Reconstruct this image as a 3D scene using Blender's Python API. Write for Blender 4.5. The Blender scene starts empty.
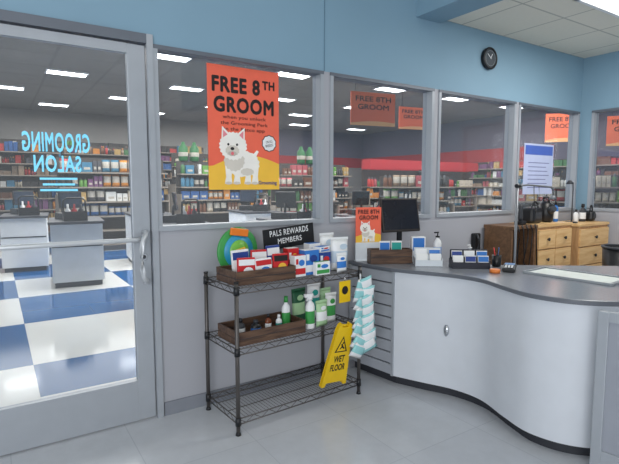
import bpy, bmesh, math, random
from mathutils import Vector, Matrix
random.seed(7)
C=bpy.context.scene.collection
pi=math.pi

# ---------------------------------------------------------------- materials
def lin(c):
    def f(v):
        v/=255.
        return v/12.92 if v<=.04045 else ((v+.055)/1.055)**2.4
    return (f(c[0]),f(c[1]),f(c[2]),1)
MATS={}
def M(name,rgb=(200,200,200),rough=.5,metal=0.,emit=0.,var=.04,nscale=8.,bump=0.):
    if name in MATS: return MATS[name]
    m=bpy.data.materials.new(name);m.use_nodes=True
    nt=m.node_tree;b=nt.nodes['Principled BSDF']
    b.inputs['Roughness'].default_value=rough
    b.inputs['Metallic'].default_value=metal
    c=lin(rgb)
    tc=nt.nodes.new('ShaderNodeTexCoord')
    n=nt.nodes.new('ShaderNodeTexNoise');n.inputs['Scale'].default_value=nscale
    nt.links.new(tc.outputs['Object'],n.inputs['Vector'])
    r=nt.nodes.new('ShaderNodeValToRGB')
    r.color_ramp.elements[0].position=.3;r.color_ramp.elements[1].position=.7
    r.color_ramp.elements[0].color=tuple(max(0,x*(1-var)) for x in c[:3])+(1,)
    r.color_ramp.elements[1].color=tuple(min(1,x*(1+var)) for x in c[:3])+(1,)
    nt.links.new(n.outputs['Fac'],r.inputs['Fac'])
    nt.links.new(r.outputs['Color'],b.inputs['Base Color'])
    if bump:
        bp=nt.nodes.new('ShaderNodeBump');bp.inputs['Strength'].default_value=bump
        nt.links.new(n.outputs['Fac'],bp.inputs['Height']);nt.links.new(bp.outputs['Normal'],b.inputs['Normal'])
    if emit:
        nt.links.new(r.outputs['Color'],b.inputs['Emission Color']);b.inputs['Emission Strength'].default_value=emit
    MATS[name]=m
    return m
def glassmat(name,fac=.06,haze=.05,tint=(240,243,246)):
    m=bpy.data.materials.new(name);m.use_nodes=True;nt=m.node_tree
    for n in list(nt.nodes): nt.nodes.remove(n)
    o=nt.nodes.new('ShaderNodeOutputMaterial');mx=nt.nodes.new('ShaderNodeMixShader');m2=nt.nodes.new('ShaderNodeMixShader')
    t=nt.nodes.new('ShaderNodeBsdfTransparent');t.inputs[0].default_value=lin(tint)
    g=nt.nodes.new('ShaderNodeBsdfGlossy');g.inputs['Roughness'].default_value=.03
    d=nt.nodes.new('ShaderNodeBsdfDiffuse');d.inputs[0].default_value=(.85,.88,.9,1)  # pale diffuse share paints a veil of hazy reflections over the pane
    mx.inputs[0].default_value=fac;m2.inputs[0].default_value=haze
    nt.links.new(t.outputs[0],m2.inputs[1]);nt.links.new(d.outputs[0],m2.inputs[2])
    nt.links.new(m2.outputs[0],mx.inputs[1]);nt.links.new(g.outputs[0],mx.inputs[2]);nt.links.new(mx.outputs[0],o.inputs[0])
    MATS[name]=m;return m
def tilemat(name,rgb1,rgb2,mort,size,msize=.004,rough=.3,mottle=.08,ns=30):
    m=bpy.data.materials.new(name);m.use_nodes=True;nt=m.node_tree;b=nt.nodes['Principled BSDF']
    tc=nt.nodes.new('ShaderNodeTexCoord');br=nt.nodes.new('ShaderNodeTexBrick')
    br.offset=0;br.squash=1
    br.inputs['Scale'].default_value=1.
    br.inputs['Brick Width'].default_value=size;br.inputs['Row Height'].default_value=size
    br.inputs['Mortar Size'].default_value=msize;br.inputs['Mortar Smooth'].default_value=.3
    br.inputs['Color1'].default_value=lin(rgb1);br.inputs['Color2'].default_value=lin(rgb2);br.inputs['Mortar'].default_value=lin(mort)
    nt.links.new(tc.outputs['Object'],br.inputs['Vector'])
    n=nt.nodes.new('ShaderNodeTexNoise');n.inputs['Scale'].default_value=ns;n.inputs['Detail'].default_value=8;n.inputs['Roughness'].default_value=.65
    nt.links.new(tc.outputs['Object'],n.inputs['Vector'])
    mx=nt.nodes.new('ShaderNodeMix');mx.data_type='RGBA';mx.blend_type='MULTIPLY';mx.inputs['Factor'].default_value=mottle
    nt.links.new(br.outputs['Color'],mx.inputs['A']);nt.links.new(n.outputs['Fac'],mx.inputs['B'])
    nt.links.new(mx.outputs['Result'],b.inputs['Base Color']);b.inputs['Roughness'].default_value=rough
    MATS[name]=m;return m
def checkmat(name):
    m=bpy.data.materials.new(name);m.use_nodes=True;nt=m.node_tree;b=nt.nodes['Principled BSDF']
    W_=lin((236,236,232))
    tc=nt.nodes.new('ShaderNodeTexCoord');mp=nt.nodes.new('ShaderNodeMapping')
    mp.inputs['Location'].default_value=(-.2,-.05,0.5)
    nt.links.new(tc.outputs['Object'],mp.inputs['Vector'])
    ck=nt.nodes.new('ShaderNodeTexChecker');ck.inputs['Scale'].default_value=1/1.45
    ck.inputs['Color2'].default_value=lin((0,90,152));ck.inputs['Color1'].default_value=W_
    nt.links.new(mp.outputs[0],ck.inputs['Vector'])
    sx=nt.nodes.new('ShaderNodeSeparateXYZ');nt.links.new(tc.outputs['Object'],sx.inputs[0])
    gt=nt.nodes.new('ShaderNodeMath');gt.operation='GREATER_THAN';gt.inputs[1].default_value=.76
    nt.links.new(sx.outputs['Y'],gt.inputs[0])
    mx=nt.nodes.new('ShaderNodeMix');mx.data_type='RGBA';mx.inputs['A'].default_value=W_
    nt.links.new(gt.outputs[0],mx.inputs['Factor']);nt.links.new(ck.outputs['Color'],mx.inputs['B'])
    br=nt.nodes.new('ShaderNodeTexBrick');br.offset=0;br.inputs['Scale'].default_value=1
    br.inputs['Brick Width'].default_value=.725;br.inputs['Row Height'].default_value=.725;br.inputs['Mortar Size'].default_value=.003
    br.inputs['Color1'].default_value=(1,1,1,1);br.inputs['Color2'].default_value=(.98,.98,.98,1);br.inputs['Mortar'].default_value=(.88,.88,.89,1)
    nt.links.new(mp.outputs[0],br.inputs['Vector'])
    m2=nt.nodes.new('ShaderNodeMix');m2.data_type='RGBA';m2.blend_type='MULTIPLY';m2.inputs['Factor'].default_value=1
    nt.links.new(mx.outputs['Result'],m2.inputs['A']);nt.links.new(br.outputs['Color'],m2.inputs['B'])
    nt.links.new(m2.outputs['Result'],b.inputs['Base Color']);b.inputs['Roughness'].default_value=.1
    b.inputs['Specular IOR Level'].default_value=.4
    MATS[name]=m;return m
def woodmat(name,a,bcol,scale=6,rough=.5,axis=(1,8,8)):
    m=bpy.data.materials.new(name);m.use_nodes=True;nt=m.node_tree;b=nt.nodes['Principled BSDF']
    tc=nt.nodes.new('ShaderNodeTexCoord');mp=nt.nodes.new('ShaderNodeMapping');mp.inputs['Scale'].default_value=axis
    n=nt.nodes.new('ShaderNodeTexNoise');n.inputs['Scale'].default_value=scale;n.inputs['Detail'].default_value=6;n.inputs['Distortion'].default_value=.6
    r=nt.nodes.new('ShaderNodeValToRGB');r.color_ramp.elements[0].position=.35;r.color_ramp.elements[1].position=.65
    r.color_ramp.elements[0].color=lin(a);r.color_ramp.elements[1].color=lin(bcol)
    nt.links.new(tc.outputs['Object'],mp.inputs[0]);nt.links.new(mp.outputs[0],n.inputs['Vector']);nt.links.new(n.outputs['Fac'],r.inputs['Fac'])
    nt.links.new(r.outputs['Color'],b.inputs['Base Color']);b.inputs['Roughness'].default_value=rough
    MATS[name]=m;return m
PAL=[(180,48,42),(42,88,146),(206,196,178),(58,110,62),(204,132,46),(110,66,106),(34,34,40),(184,152,92),(58,118,148),(172,80,86),(214,214,210),(110,70,46),(48,44,42),(96,150,62),(70,70,76),(146,124,102)]

# ---------------------------------------------------------------- mesh builder
class MB:
    def __init__(s): s.bm=bmesh.new();s.mats=[]
    def mi(s,m):
        if m not in s.mats: s.mats.append(m)
        return s.mats.index(m)
    def box(s,c,d,m,rot=None,bev=0.):
        r=bmesh.ops.create_cube(s.bm,size=1.)
        vs=r['verts']
        for v in vs: v.co=Vector((v.co.x*d[0],v.co.y*d[1],v.co.z*d[2]))
        fs=list({f for v in vs for f in v.link_faces})
        i=s.mi(m)
        if bev>0:
            es=list({e for v in vs for e in v.link_edges})
            rr=bmesh.ops.bevel(s.bm,geom=es,offset=min(bev,min(d)*.45),segments=2,affect='EDGES',profile=.5)
            seen=set();stack=[rr['faces'][0]]
            while stack:
                f=stack.pop()
                if f in seen: continue
                seen.add(f)
                for e in f.edges:
                    for g in e.link_faces:
                        if g not in seen: stack.append(g)
            fs=list(seen);vs=list({v for f in fs for v in f.verts})
        for f in fs: f.material_index=i
        T=Matrix.Translation(Vector(c))
        if rot is not None:
            T=T@Matrix.Rotation(rot[2],4,'Z')@Matrix.Rotation(rot[1],4,'Y')@Matrix.Rotation(rot[0],4,'X')
        for v in vs: v.co=T@v.co
        return s
    def b2(s,x0,x1,y0,y1,z0,z1,m,bev=0.):
        return s.box(((x0+x1)/2,(y0+y1)/2,(z0+z1)/2),(abs(x1-x0),abs(y1-y0),abs(z1-z0)),m,bev=bev)
    def cyl(s,p0,p1,r,m,seg=12,r2=None,smooth=True):
        p0=Vector(p0);p1=Vector(p1);d=p1-p0
        if r2 is None:r2=r
        q=d.to_track_quat('Z','Y').to_matrix();i=s.mi(m)
        a=[];b=[]
        for k in range(seg):
            t=2*pi*k/seg;o=Vector((math.cos(t),math.sin(t),0))
            a.append(s.bm.verts.new(p0+q@(o*r)));b.append(s.bm.verts.new(p1+q@(o*r2)))
        for k in range(seg):
            f=s.bm.faces.new((a[k],a[(k+1)%seg],b[(k+1)%seg],b[k]));f.material_index=i;f.smooth=smooth
        f=s.bm.faces.new(a[::-1]);f.material_index=i
        f=s.bm.faces.new(b);f.material_index=i
        return s
    def tube(s,pts,r,m,seg=8):
        pts=[Vector(p) for p in pts];i=s.mi(m);rings=[]
        for k,p in enumerate(pts):
            d=(pts[min(k+1,len(pts)-1)]-pts[max(k-1,0)]).normalized()
            q=d.to_track_quat('Z','Y').to_matrix()
            rings.append([s.bm.verts.new(p+q@Vector((math.cos(2*pi*j/seg)*r,math.sin(2*pi*j/seg)*r,0))) for j in range(seg)])
        for k in range(len(rings)-1):
            for j in range(seg):
                f=s.bm.faces.new((rings[k][j],rings[k][(j+1)%seg],rings[k+1][(j+1)%seg],rings[k+1][j]));f.material_index=i;f.smooth=True
        f=s.bm.faces.new(rings[0][::-1]);f.material_index=i
        f=s.bm.faces.new(rings[-1]);f.material_index=i
        return s
    def lathe(s,prof,c,m,seg=20,sx=1.,sy=1.):
        c=Vector(c);rings=[];ms=m if isinstance(m,list) else [m]*(len(prof)-1)
        for r,z in prof:
            rings.append([s.bm.verts.new(c+Vector((math.cos(2*pi*j/seg)*max(r,1e-4)*sx,math.sin(2*pi*j/seg)*max(r,1e-4)*sy,z))) for j in range(seg)])
        for k in range(len(rings)-1):
            i=s.mi(ms[k])
            for j in range(seg):
                f=s.bm.faces.new((rings[k][j],rings[k][(j+1)%seg],rings[k+1][(j+1)%seg],rings[k+1][j]));f.material_index=i;f.smooth=True
        f=s.bm.faces.new(rings[0][::-1]);f.material_index=s.mi(ms[0])
        f=s.bm.faces.new(rings[-1]);f.material_index=s.mi(ms[-1])
        return s
    def torus(s,c,R,r,m,axis='Y',seg=28,ss=8):
        i=s.mi(m);c=Vector(c);rings=[]
        for k in range(seg):
            t=2*pi*k/seg;ring=[]
            for j in range(ss):
                u=2*pi*j/ss;rr=R+r*math.cos(u);h=r*math.sin(u)
                x,y=rr*math.cos(t),rr*math.sin(t)
                v={'Y':(x,h,y),'Z':(x,y,h),'X':(h,x,y)}[axis]
                ring.append(s.bm.verts.new(c+Vector(v)))
            rings.append(ring)
        for k in range(seg):
            for j in range(ss):
                f=s.bm.faces.new((rings[k][j],rings[(k+1)%seg][j],rings[(k+1)%seg][(j+1)%ss],rings[k][(j+1)%ss]));f.material_index=i;f.smooth=True
        return s
    def poly(s,pts,y,m):
        i=s.mi(m)
        a=[s.bm.verts.new((p[0],y,p[1])) for p in pts]
        f=s.bm.faces.new(a);f.material_index=i
        f.normal_update()
        if f.normal.y>0: f.normal_flip()
        return s
    def ell(s,cx,cz,rx,rz,y,m,n=24,rot=0,jag=0):
        p=[]
        for k in range(n):
            t=2*pi*k/n;q=1+(jag if k%2 else 0)
            x,z=rx*q*math.cos(t),rz*q*math.sin(t)
            p.append((cx+x*math.cos(rot)-z*math.sin(rot),cz+x*math.sin(rot)+z*math.cos(rot)))
        return s.poly(p,y,m)
    def prism(s,pts,z0,z1,m,msides=None):
        i=s.mi(m);j=s.mi(msides or m)
        a=[s.bm.verts.new((p[0],p[1],z0)) for p in pts];b=[s.bm.verts.new((p[0],p[1],z1)) for p in pts]
        f=s.bm.faces.new(a[::-1]);f.material_index=i
        f=s.bm.faces.new(b);f.material_index=i
        n=len(pts)
        for k in range(n):
            f=s.bm.faces.new((a[k],a[(k+1)%n],b[(k+1)%n],b[k]));f.material_index=j
        return s
    def pillow(s,c,w,d,h,m,seg=8,m2=None):
        i=s.mi(m);i2=s.mi(m2 or m);c=Vector(c)
        for side in (-1,1):
            g=[[s.bm.verts.new(c+Vector((w*(u/seg-.5)*(1-.06*math.sin(pi*v/seg)),side*d*.5*(math.sin(pi*u/seg)*math.sin(pi*v/seg))**.6,h*v/seg))) for u in range(seg+1)] for v in range(seg+1)]
            for v in range(seg):
                for u in range(seg):
                    q=(g[v][u],g[v][u+1],g[v+1][u+1],g[v+1][u])
                    f=s.bm.faces.new(q if side<0 else q[::-1]);f.material_index=i2 if 2<=v<5 else i;f.smooth=True
        bmesh.ops.remove_doubles(s.bm,verts=s.bm.verts[:],dist=1e-5)
        return s
    def obj(s,name,parent=None,loc=(0,0,0),rot=(0,0,0)):
        me=bpy.data.meshes.new(name)
        bmesh.ops.recalc_face_normals(s.bm,faces=[f for f in s.bm.faces if any(len(e.link_faces)>1 for e in f.edges)])
        s.bm.to_mesh(me);s.bm.free()
        for m in s.mats: me.materials.append(m)
        o=bpy.data.objects.new(name,me);C.objects.link(o)
        o.location=loc;o.rotation_euler=rot
        if parent: o.parent=parent
        return o
def tag(o,label,cat,group=None):
    o["label"]=label;o["category"]=cat
    if group:o["group"]=group
    return o
def thing(name,label,cat,loc=(0,0,0),rz=0.,group=None,rot=None):
    e=bpy.data.objects.new(name,None);e.empty_display_size=.1;C.objects.link(e)
    e.location=loc;e.rotation_euler=rot or (0,0,rz)
    return tag(e,label,cat,group)
def struct(o): o["kind"]="structure";return o
def copything(o,loc,rz=0.,rot=None,label=None):
    n=o.copy();C.objects.link(n);n.location=loc;n.rotation_euler=rot or (0,0,rz)
    def rec(a,b):
        for ch in list(a.children):
            k=ch.copy();C.objects.link(k);k.parent=b
            rec(ch,k)
    rec(o,n)
    if label:n["label"]=label
    return n
def text(parent,s,width,height,m,loc,rot=(pi/2,0,0),name='lettering',mirror=False,bold=.0,space=1.0):
    cu=bpy.data.curves.new('t','FONT');cu.body=s;cu.size=1;cu.resolution_u=3;cu.space_character=space
    cu.align_x='LEFT'
    t=bpy.data.objects.new('t',cu);C.objects.link(t)
    dg=bpy.context.evaluated_depsgraph_get()
    me0=bpy.data.meshes.new_from_object(t.evaluated_get(dg))
    bpy.data.objects.remove(t);bpy.data.curves.remove(cu)
    # heavier strokes: the glyph outlines laid down several times a hair apart
    sh=[(0,0)] if bold==0 else [(bold*math.cos(a*pi/4),bold*math.sin(a*pi/4)) for a in range(8)]
    V=[];F=[];n0=len(me0.vertices)
    for q,(dx,dy) in enumerate(sh):
        V+=[(v.co.x+dx,v.co.y+dy,q*.00008) for v in me0.vertices]
        F+=[tuple((i+q*n0) for i in (p.vertices if not mirror else reversed(p.vertices))) for p in me0.polygons]
    me=bpy.data.meshes.new(name);me.from_pydata(V,[],F)
    bpy.data.meshes.remove(me0)
    xs=[v.co.x for v in me.vertices];ys=[v.co.y for v in me.vertices]
    x0,x1,y0,y1=min(xs),max(xs),min(ys),max(ys)
    sx=width/(x1-x0);sy=height/(y1-y0)
    if mirror: sx=-sx
    for v in me.vertices:
        v.co.x=(v.co.x-(x0+x1)/2)*sx;v.co.y=(v.co.y-(y0+y1)/2)*sy
    me.materials.append(m);me.update()
    o=bpy.data.objects.new(name,me);C.objects.link(o);o.location=loc;o.rotation_euler=rot
    if parent:o.parent=parent
    return o

# palette
blue=M('wall paint blue',(130,162,182),.7,var=.03,nscale=1.5)
grey=M('wall paint grey',(168,169,176),.6,var=.02,nscale=1.2)
alu=M('aluminium frame',(168,173,180),.35,metal=.2,var=.03)
alud=M('dark aluminium',(104,110,120),.45,metal=.2)
glass=glassmat('window glass',.055,.03)
white=M('white plastic',(236,237,238),.4)
black=M('black plastic',(22,23,27),.4)
dark=M('dark grey',(55,58,64),.5)
orange=M('poster orange',(240,106,80),.55)
yellow=M('poster yellow',(246,194,66),.55)
ink=M('print black',(26,20,22),.6)
red=M('red plastic',(200,36,40),.4)
redw=M('red fascia paint',(176,38,44),.6)
green=M('green plastic',(60,150,74),.4)
teal=M('teal print',(40,160,150),.5)
cyan=M('light blue vinyl',(128,214,244),.5,emit=.3)  # emission stands in for store light shining through the letters
navy=M('navy print',(34,64,140),.45)
bluep=M('blue print',(50,120,200),.45)
pink=M('pink print',(232,140,150),.5)
signy=M('sign yellow',(238,196,20),.4)
chrome=M('chrome',(200,203,208),.2,metal=1.)
satin=M('satin steel',(205,208,212),.35,metal=.4)
wire=M('rack wire',(92,88,86),.4,metal=.5)
crate=woodmat('crate wood',(66,46,36),(104,78,60),6)
oak=woodmat('cabinet oak',(212,168,112),(232,196,142),4)
oakd=woodmat('cabinet side wood',(176,134,90),(200,160,114),4,axis=(8,8,1))
panel=M('counter laminate',(212,216,223),.28,var=.02)
slatm=M('slat panel grey',(166,170,178),.5)
ctop=M('countertop grey laminate',(128,132,139),.22,var=.06,nscale=60)
paper=M('paper white',(240,240,238),.7)
storew=M('store wall purple grey',(104,100,118),.8)
storew2=M('store wall light',(156,152,148),.8)
shelfm=M('gondola metal',(140,130,118),.6)
lampm=M('lamp diffuser',(255,255,250),.5,emit=3)
storelamp=M('store lamp diffuser',(255,255,250),.5,emit=14)
coral=M('banner coral',(252,118,78),.6)
corall=M('banner pale',(250,190,130),.6)

# ---------------------------------------------------------------- room shell
floorm=tilemat('salon floor tile',(208,211,217),(205,208,215),(190,194,202),.61,.003,.17,.2,9)
chk=checkmat('store floor checks')
b=MB()
b.b2(-5,6,-6.5,.06,-.1,0,floorm)
o=b.obj('floor');struct(o)
b=MB();b.b2(-5,6,.06,17.2,-.1,0,chk);b.b2(6,17,-5,17.2,-.1,0,chk)
o=b.obj('floor.001');struct(o)

WT=1.235;WB=2.36
b=MB()
b.b2(.85,5.9,.0,.12,0,WT-.02,grey)
b.b2(-5,5.9,0,.12,2.41,4.0,blue)
b.b2(.85,5.9,0,.12,WB,2.41,blue)
b.b2(-5,-.45,0,.12,0,2.41,blue)
b.b2(2.12,2.18,0,.12,WT-.02,WB,grey)
b.b2(3.32,3.38,0,.12,WT-.02,WB,grey)
b.b2(4.53,4.58,0,.12,WT-.02,WB,grey)
b.b2(5.76,5.9,0,.12,WT-.02,WB,blue)
struct(b.obj('wall_front'))
b=MB()
b.b2(5.79,5.9,-6,0,0,WT-.02,grey);b.b2(5.79,5.9,-6,0,WB,4.,blue);b.b2(5.79,5.9,-.13,0,WT-.02,WB,blue)
b.b2(5.79,5.9,-6,-1.6,WT-.02,WB,blue)
struct(b.obj('wall_right'))
b=MB();b.b2(.86,2.36,-.012,0,0,.09,M('cove base',(132,136,145),.6));struct(b.obj('baseboard_front'))
b=MB();b.b2(2.125,2.131,-.006,0,WB,4.0,M('seam',(102,134,154),.7));struct(b.obj('trim_1'))
def window(n,x0,x1):
    r=bpy.data.objects.new(f'window_{n}',None);C.objects.link(r);struct(r)
    w=.03
    b=MB()
    b.b2(x0,x1,-.015,.1,WT-.02,WT+.012,alu);b.b2(x0,x1,-.01,.1,WB-.025,WB,alud)
    b.b2(x0,x0+w,-.01,.1,WT+.01,WB-.025,alu);b.b2(x1-w,x1,-.01,.1,WT+.01,WB-.025,alu)
    b.obj('window_frame',r)
    b=MB();b.b2(x0+w,x1-w,.05,.056,WT+.012,WB-.025,glass);b.obj('glass_pane',r)
window(1,.85,2.12);window(2,2.18,3.32);window(3,3.38,4.53);window(4,4.58,5.76)
r=bpy.data.objects.new('window_5',None);C.objects.link(r);struct(r)
b=MB();b.b2(5.78,5.88,-1.6,-.13,WT-.02,WT+.012,alu);b.b2(5.78,5.88,-1.6,-.13,WB-.025,WB,alud);b.b2(5.78,5.88,-.16,-.13,WT,WB-.02,alu);b.b2(5.78,5.88,-1.6,-1.57,WT,WB-.02,alu);b.obj('window_frame',r)
b=MB();b.b2(5.83,5.836,-1.57,-.16,WT+.012,WB-.025,glass);b.obj('glass_pane',r)

b=MB();b.b2(3.08,3.37,-6,0,2.93,4.0,blue);struct(b.obj('wall_bulkhead'))
ceilm=tilemat('ceiling tile',(238,234,220),(234,230,216),(192,190,178),.61,.01,.9)
b=MB();b.b2(3.37,5.9,-6,0,2.97,3.02,ceilm);b.b2(-5,3.08,-6,0,3.8,3.85,ceilm);struct(b.obj('ceiling'))
b=MB()
b.b2(-5,17,17,17.2,0,4.3,storew2);b.b2(8,16.5,16.97,17,2.45,2.95,redw);b.b2(8,16.5,16.96,16.975,2.95,4.2,storew)
struct(b.obj('wall_far'))
b=MB();b.b2(16.5,16.7,-5,17,0,4.3,storew);b.b2(16.45,16.5,6.5,17,2.45,2.95,redw);struct(b.obj('wall_side'))
sc=tilemat('store ceiling',(140,138,134),(134,132,128),(122,120,118),1.2,.04,.9,.3,2)
b=MB();b.b2(-5,17,.12,17.2,4.2,4.3,sc);b.b2(5.9,17,-5,.12,4.2,4.3,sc);struct(b.obj('ceiling.001'))

# ---------------------------------------------------------------- door
r=bpy.data.objects.new('door_1',None);C.objects.link(r);struct(r)
b=MB();b.b2(.812,.85,-.02,.11,0,2.41,alu);b.b2(-.45,.812,-.02,.11,2.355,2.41,alud);b.b2(-.45,-.39,-.02,.11,0,2.355,alu);b.obj('door_frame',r)
b=MB()
b.b2(.70,.807,.005,.05,.01,2.345,alu,.004);b.b2(-.385,-.28,.005,.05,.01,2.345,alu,.004)
b.b2(-.28,.70,.005,.05,.01,.27,alu);b.b2(-.28,.70,.005,.05,2.29,2.345,alu)
leaf=b.obj('door_leaf',r)
b=MB();b.b2(-.28,.70,.025,.03,.27,2.29,glass);b.obj('glass_pane',leaf)
b=MB();z=1.175
b.tube([(-.33,.0,z),(-.33,-.05,z),(-.31,-.06,z),(.70,-.06,z),(.735,-.05,z),(.745,.0,z)],.014,satin)
b.obj('push_bar',leaf)
b=MB();b.tube([(.765,.0,1.215),(.765,-.04,1.215),(.755,-.075,1.205),(.735,-.095,1.17),(.725,-.10,1.12),(.725,-.10,1.0),(.735,-.095,.95),(.755,-.075,.915),(.765,-.04,.905),(.765,.0,.905)],.015,satin,12);b.obj('pull_handle',leaf)
b=MB();b.cyl((.76,.004,1.06),(.76,-.008,1.06),.02,chrome,20);b.cyl((.76,-.006,1.06),(.76,-.012,1.06),.012,dark,16);b.obj('door_lock',leaf)
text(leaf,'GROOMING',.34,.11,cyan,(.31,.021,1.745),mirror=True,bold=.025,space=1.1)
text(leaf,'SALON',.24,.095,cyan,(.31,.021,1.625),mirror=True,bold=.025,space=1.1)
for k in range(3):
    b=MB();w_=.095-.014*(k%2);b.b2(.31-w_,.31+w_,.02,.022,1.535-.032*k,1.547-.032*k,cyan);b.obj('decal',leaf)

# ---------------------------------------------------------------- posters
def dogpic(parent,cx,cz,s,y,name='dog_picture'):
    b=MB();w=M('dog white',(244,240,233),.7);g=M('dog shade',(214,207,196),.7);tn=M('tongue',(226,110,120),.6);e=M('dog grey shade',(188,180,170),.7)
    b.ell(cx+.14*s,cz-.20*s,.36*s,.25*s,y,w,34,jag=.07)
    b.poly([(cx+.40*s,cz-.12*s),(cx+.50*s,cz+.05*s),(cx+.46*s,cz+.08*s),(cx+.34*s,cz-.04*s)],y-.0004,w)
    for dx in (-.16,.02,.26,.42):
        b.poly([(cx+(dx-.08)*s,cz-.22*s),(cx+(dx+.08)*s,cz-.22*s),(cx+(dx+.055)*s,cz-.46*s),(cx+(dx+.07)*s,cz-.6*s),(cx+(dx-.09)*s,cz-.6*s),(cx+(dx-.06)*s,cz-.46*s)],y-.0006,w)
        b.ell(cx+(dx-.01)*s,cz-.585*s,.075*s,.03*s,y-.0007,g,14)
    b.ell(cx+.24*s,cz-.36*s,.14*s,.07*s,y-.00065,g,20,jag=.1)
    b.ell(cx-.04*s,cz-.14*s,.21*s,.2*s,y-.0008,g,30,jag=.1)
    b.ell(cx-.06*s,cz+.14*s,.28*s,.26*s,y-.0012,w,44,jag=.09)
    b.poly([(cx-.31*s,cz+.22*s),(cx-.29*s,cz+.52*s),(cx-.13*s,cz+.37*s)],y-.001,w);b.poly([(cx+.02*s,cz+.37*s),(cx+.19*s,cz+.51*s),(cx+.19*s,cz+.22*s)],y-.001,w)
    b.poly([(cx-.275*s,cz+.30*s),(cx-.27*s,cz+.45*s),(cx-.18*s,cz+.36*s)],y-.0018,pink);b.poly([(cx+.07*s,cz+.36*s),(cx+.165*s,cz+.45*s),(cx+.16*s,cz+.28*s)],y-.0018,pink)
    b.ell(cx-.08*s,cz+.05*s,.14*s,.10*s,y-.0016,g,24,jag=.1)
    b.ell(cx-.08*s,cz-.005*s,.09*s,.045*s,y-.0018,e,20,jag=.08)
    for dx in (-.165,.02): b.ell(cx+dx*s,cz+.17*s,.024*s,.026*s,y-.002,ink,12)
    b.ell(cx-.08*s,cz+.09*s,.042*s,.032*s,y-.0022,ink,12)
    b.ell(cx-.08*s,cz-.005*s,.034*s,.035*s,y-.0021,tn,12)
    return b.obj(name,parent)
def band(parent,w,h,y,base,amp,name='yellow_band',m=None):
    b=MB();pts=[(-w/2,0),(w/2,0)]
    for k in range(17):
        t=k/16;pts.append((w/2-w*t,h*(base-.03*t+amp*math.sin(pi*min(1,t*1.05)))))
    b.poly(pts[:],y,m or yellow);return b.obj(name,parent)
p=thing('promotional_poster','orange and yellow grooming poster with white terrier on window glass','poster',(1.487,.046,1.475))
b=MB();b.b2(-.272,.272,0,.002,0,.835,orange);b.obj('poster_sheet',p)
band(p,.544,.835,-.0006,.22,.08)
text(p,'FREE 8',.36,.108,ink,(-.06,-.0014,.71),bold=.042,space=1.1)
text(p,'TH',.10,.062,ink,(.187,-.0014,.733),bold=.042,space=1.1)
text(p,'GROOM',.46,.108,ink,(0,-.0014,.578),bold=.042,space=1.12)
text(p,'when you unlock',.33,.03,ink,(0,-.0014,.492),space=1.05,bold=.006)
text(p,'the Grooming Perk',.36,.03,ink,(0,-.0014,.452),space=1.05,bold=.006)
text(p,'in the Petco app',.31,.03,ink,(0,-.0014,.412),space=1.05,bold=.006)
dogpic(p,-.07,.25,.35,-.0012)
b=MB();b.ell(.19,.33,.056,.056,-.0009,ink,20,jag=.1);b.ell(.19,.33,.05,.05,-.0013,white,20,jag=.1);b.obj('badge',p)
text(p,'ON ALL',.055,.018,ink,(.19,-.003,.343),rot=(pi/2,-.2,0),name='badge_lettering')
text(p,'BREEDS',.06,.018,ink,(.19,-.003,.315),rot=(pi/2,-.2,0),name='badge_lettering')
text(p,'Grooming',.15,.034,M('logo blue',(30,60,140),.5),(.175,-.003,.045),bold=.02)

def hangposter(x,y,z,w,h,rz,label,txt=True):
    p=thing('hanging_banner',label,'banner',(x,y,z),rz)
    b=MB();b.b2(-w/2,w/2,0,.01,0,h,coral);b.obj('banner_sheet',p)
    for sx in (-.4,.4):
        b=MB();b.cyl((w*sx,.005,h),(w*sx,.005,4.2-z),.006,dark,6);b.obj('hanging_wire',p)
    if txt:
        text(p,'FREE 8TH',w*.8,h*.16,ink,(0,-.003,h*.80),bold=.02);text(p,'GROOM',w*.7,h*.16,ink,(0,-.003,h*.56),bold=.02)
    band(p,w,h,-.002,.10,.05,'pale_band',corall)
    return p
hangposter(5.45,3.3,2.52,.85,.55,-.2,'orange grooming offer banner hanging above the checkouts')
hangposter(6.9,3.8,2.6,.65,.42,-.2,'orange grooming offer banner hanging above the aisle')
hangposter(13.6,4.6,2.75,.9,.8,-.9,'orange offer banner hanging near the shelves')
hangposter(12.6,2.4,2.45,1.0,.7,-.9,'orange offer banner hanging beside the corner shelving')

p=thing('window_notice','pale blue notice sheet with blue header taped to the window','notice',(5.06,.046,1.41))
b=MB();b.b2(-.28,.28,0,.002,0,.55,M('pale blue paper',(196,206,238),.6));b.obj('notice_sheet',p)
b=MB();b.b2(-.26,.26,-.0014,-.0002,.43,.53,M('notice header blue',(78,108,196),.6));b.obj('header_print',p)
b=MB()
for k in range(7): b.b2(-.20,.20-.03*(k%3),-.0012,-.0005,.07+k*.045,.078+k*.045,M('lavender ink',(116,122,172),.6))
b.obj('printed_lines',p)

p=thing('wall_clock','round black wall clock on the blue wall above the windows','clock',(4.05,0,2.72))
b=MB();b.cyl((0,0,0),(0,-.03,0),.10,black,36);b.torus((0,-.03,0),.095,.01,black);b.obj('clock_case',p)
b=MB();b.cyl((0,-.028,0),(0,-.033,0),.082,M('clock face',(64,72,80),.3),36);b.obj('clock_face',p)
b=MB();b.box((0.012,-.036,.02),(.006,.002,.05),white,rot=(0,.5,0));b.obj('hour_hand',p)
b=MB();b.box((-.02,-.037,.015),(.005,.002,.07),white,rot=(0,-.9,0));b.obj('minute_hand',p)
b=MB();b.torus((0,-.0335,0),.07,.0018,M('clock marks',(150,156,160),.5),seg=36,ss=4);b.obj('minute_track',p)

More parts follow.
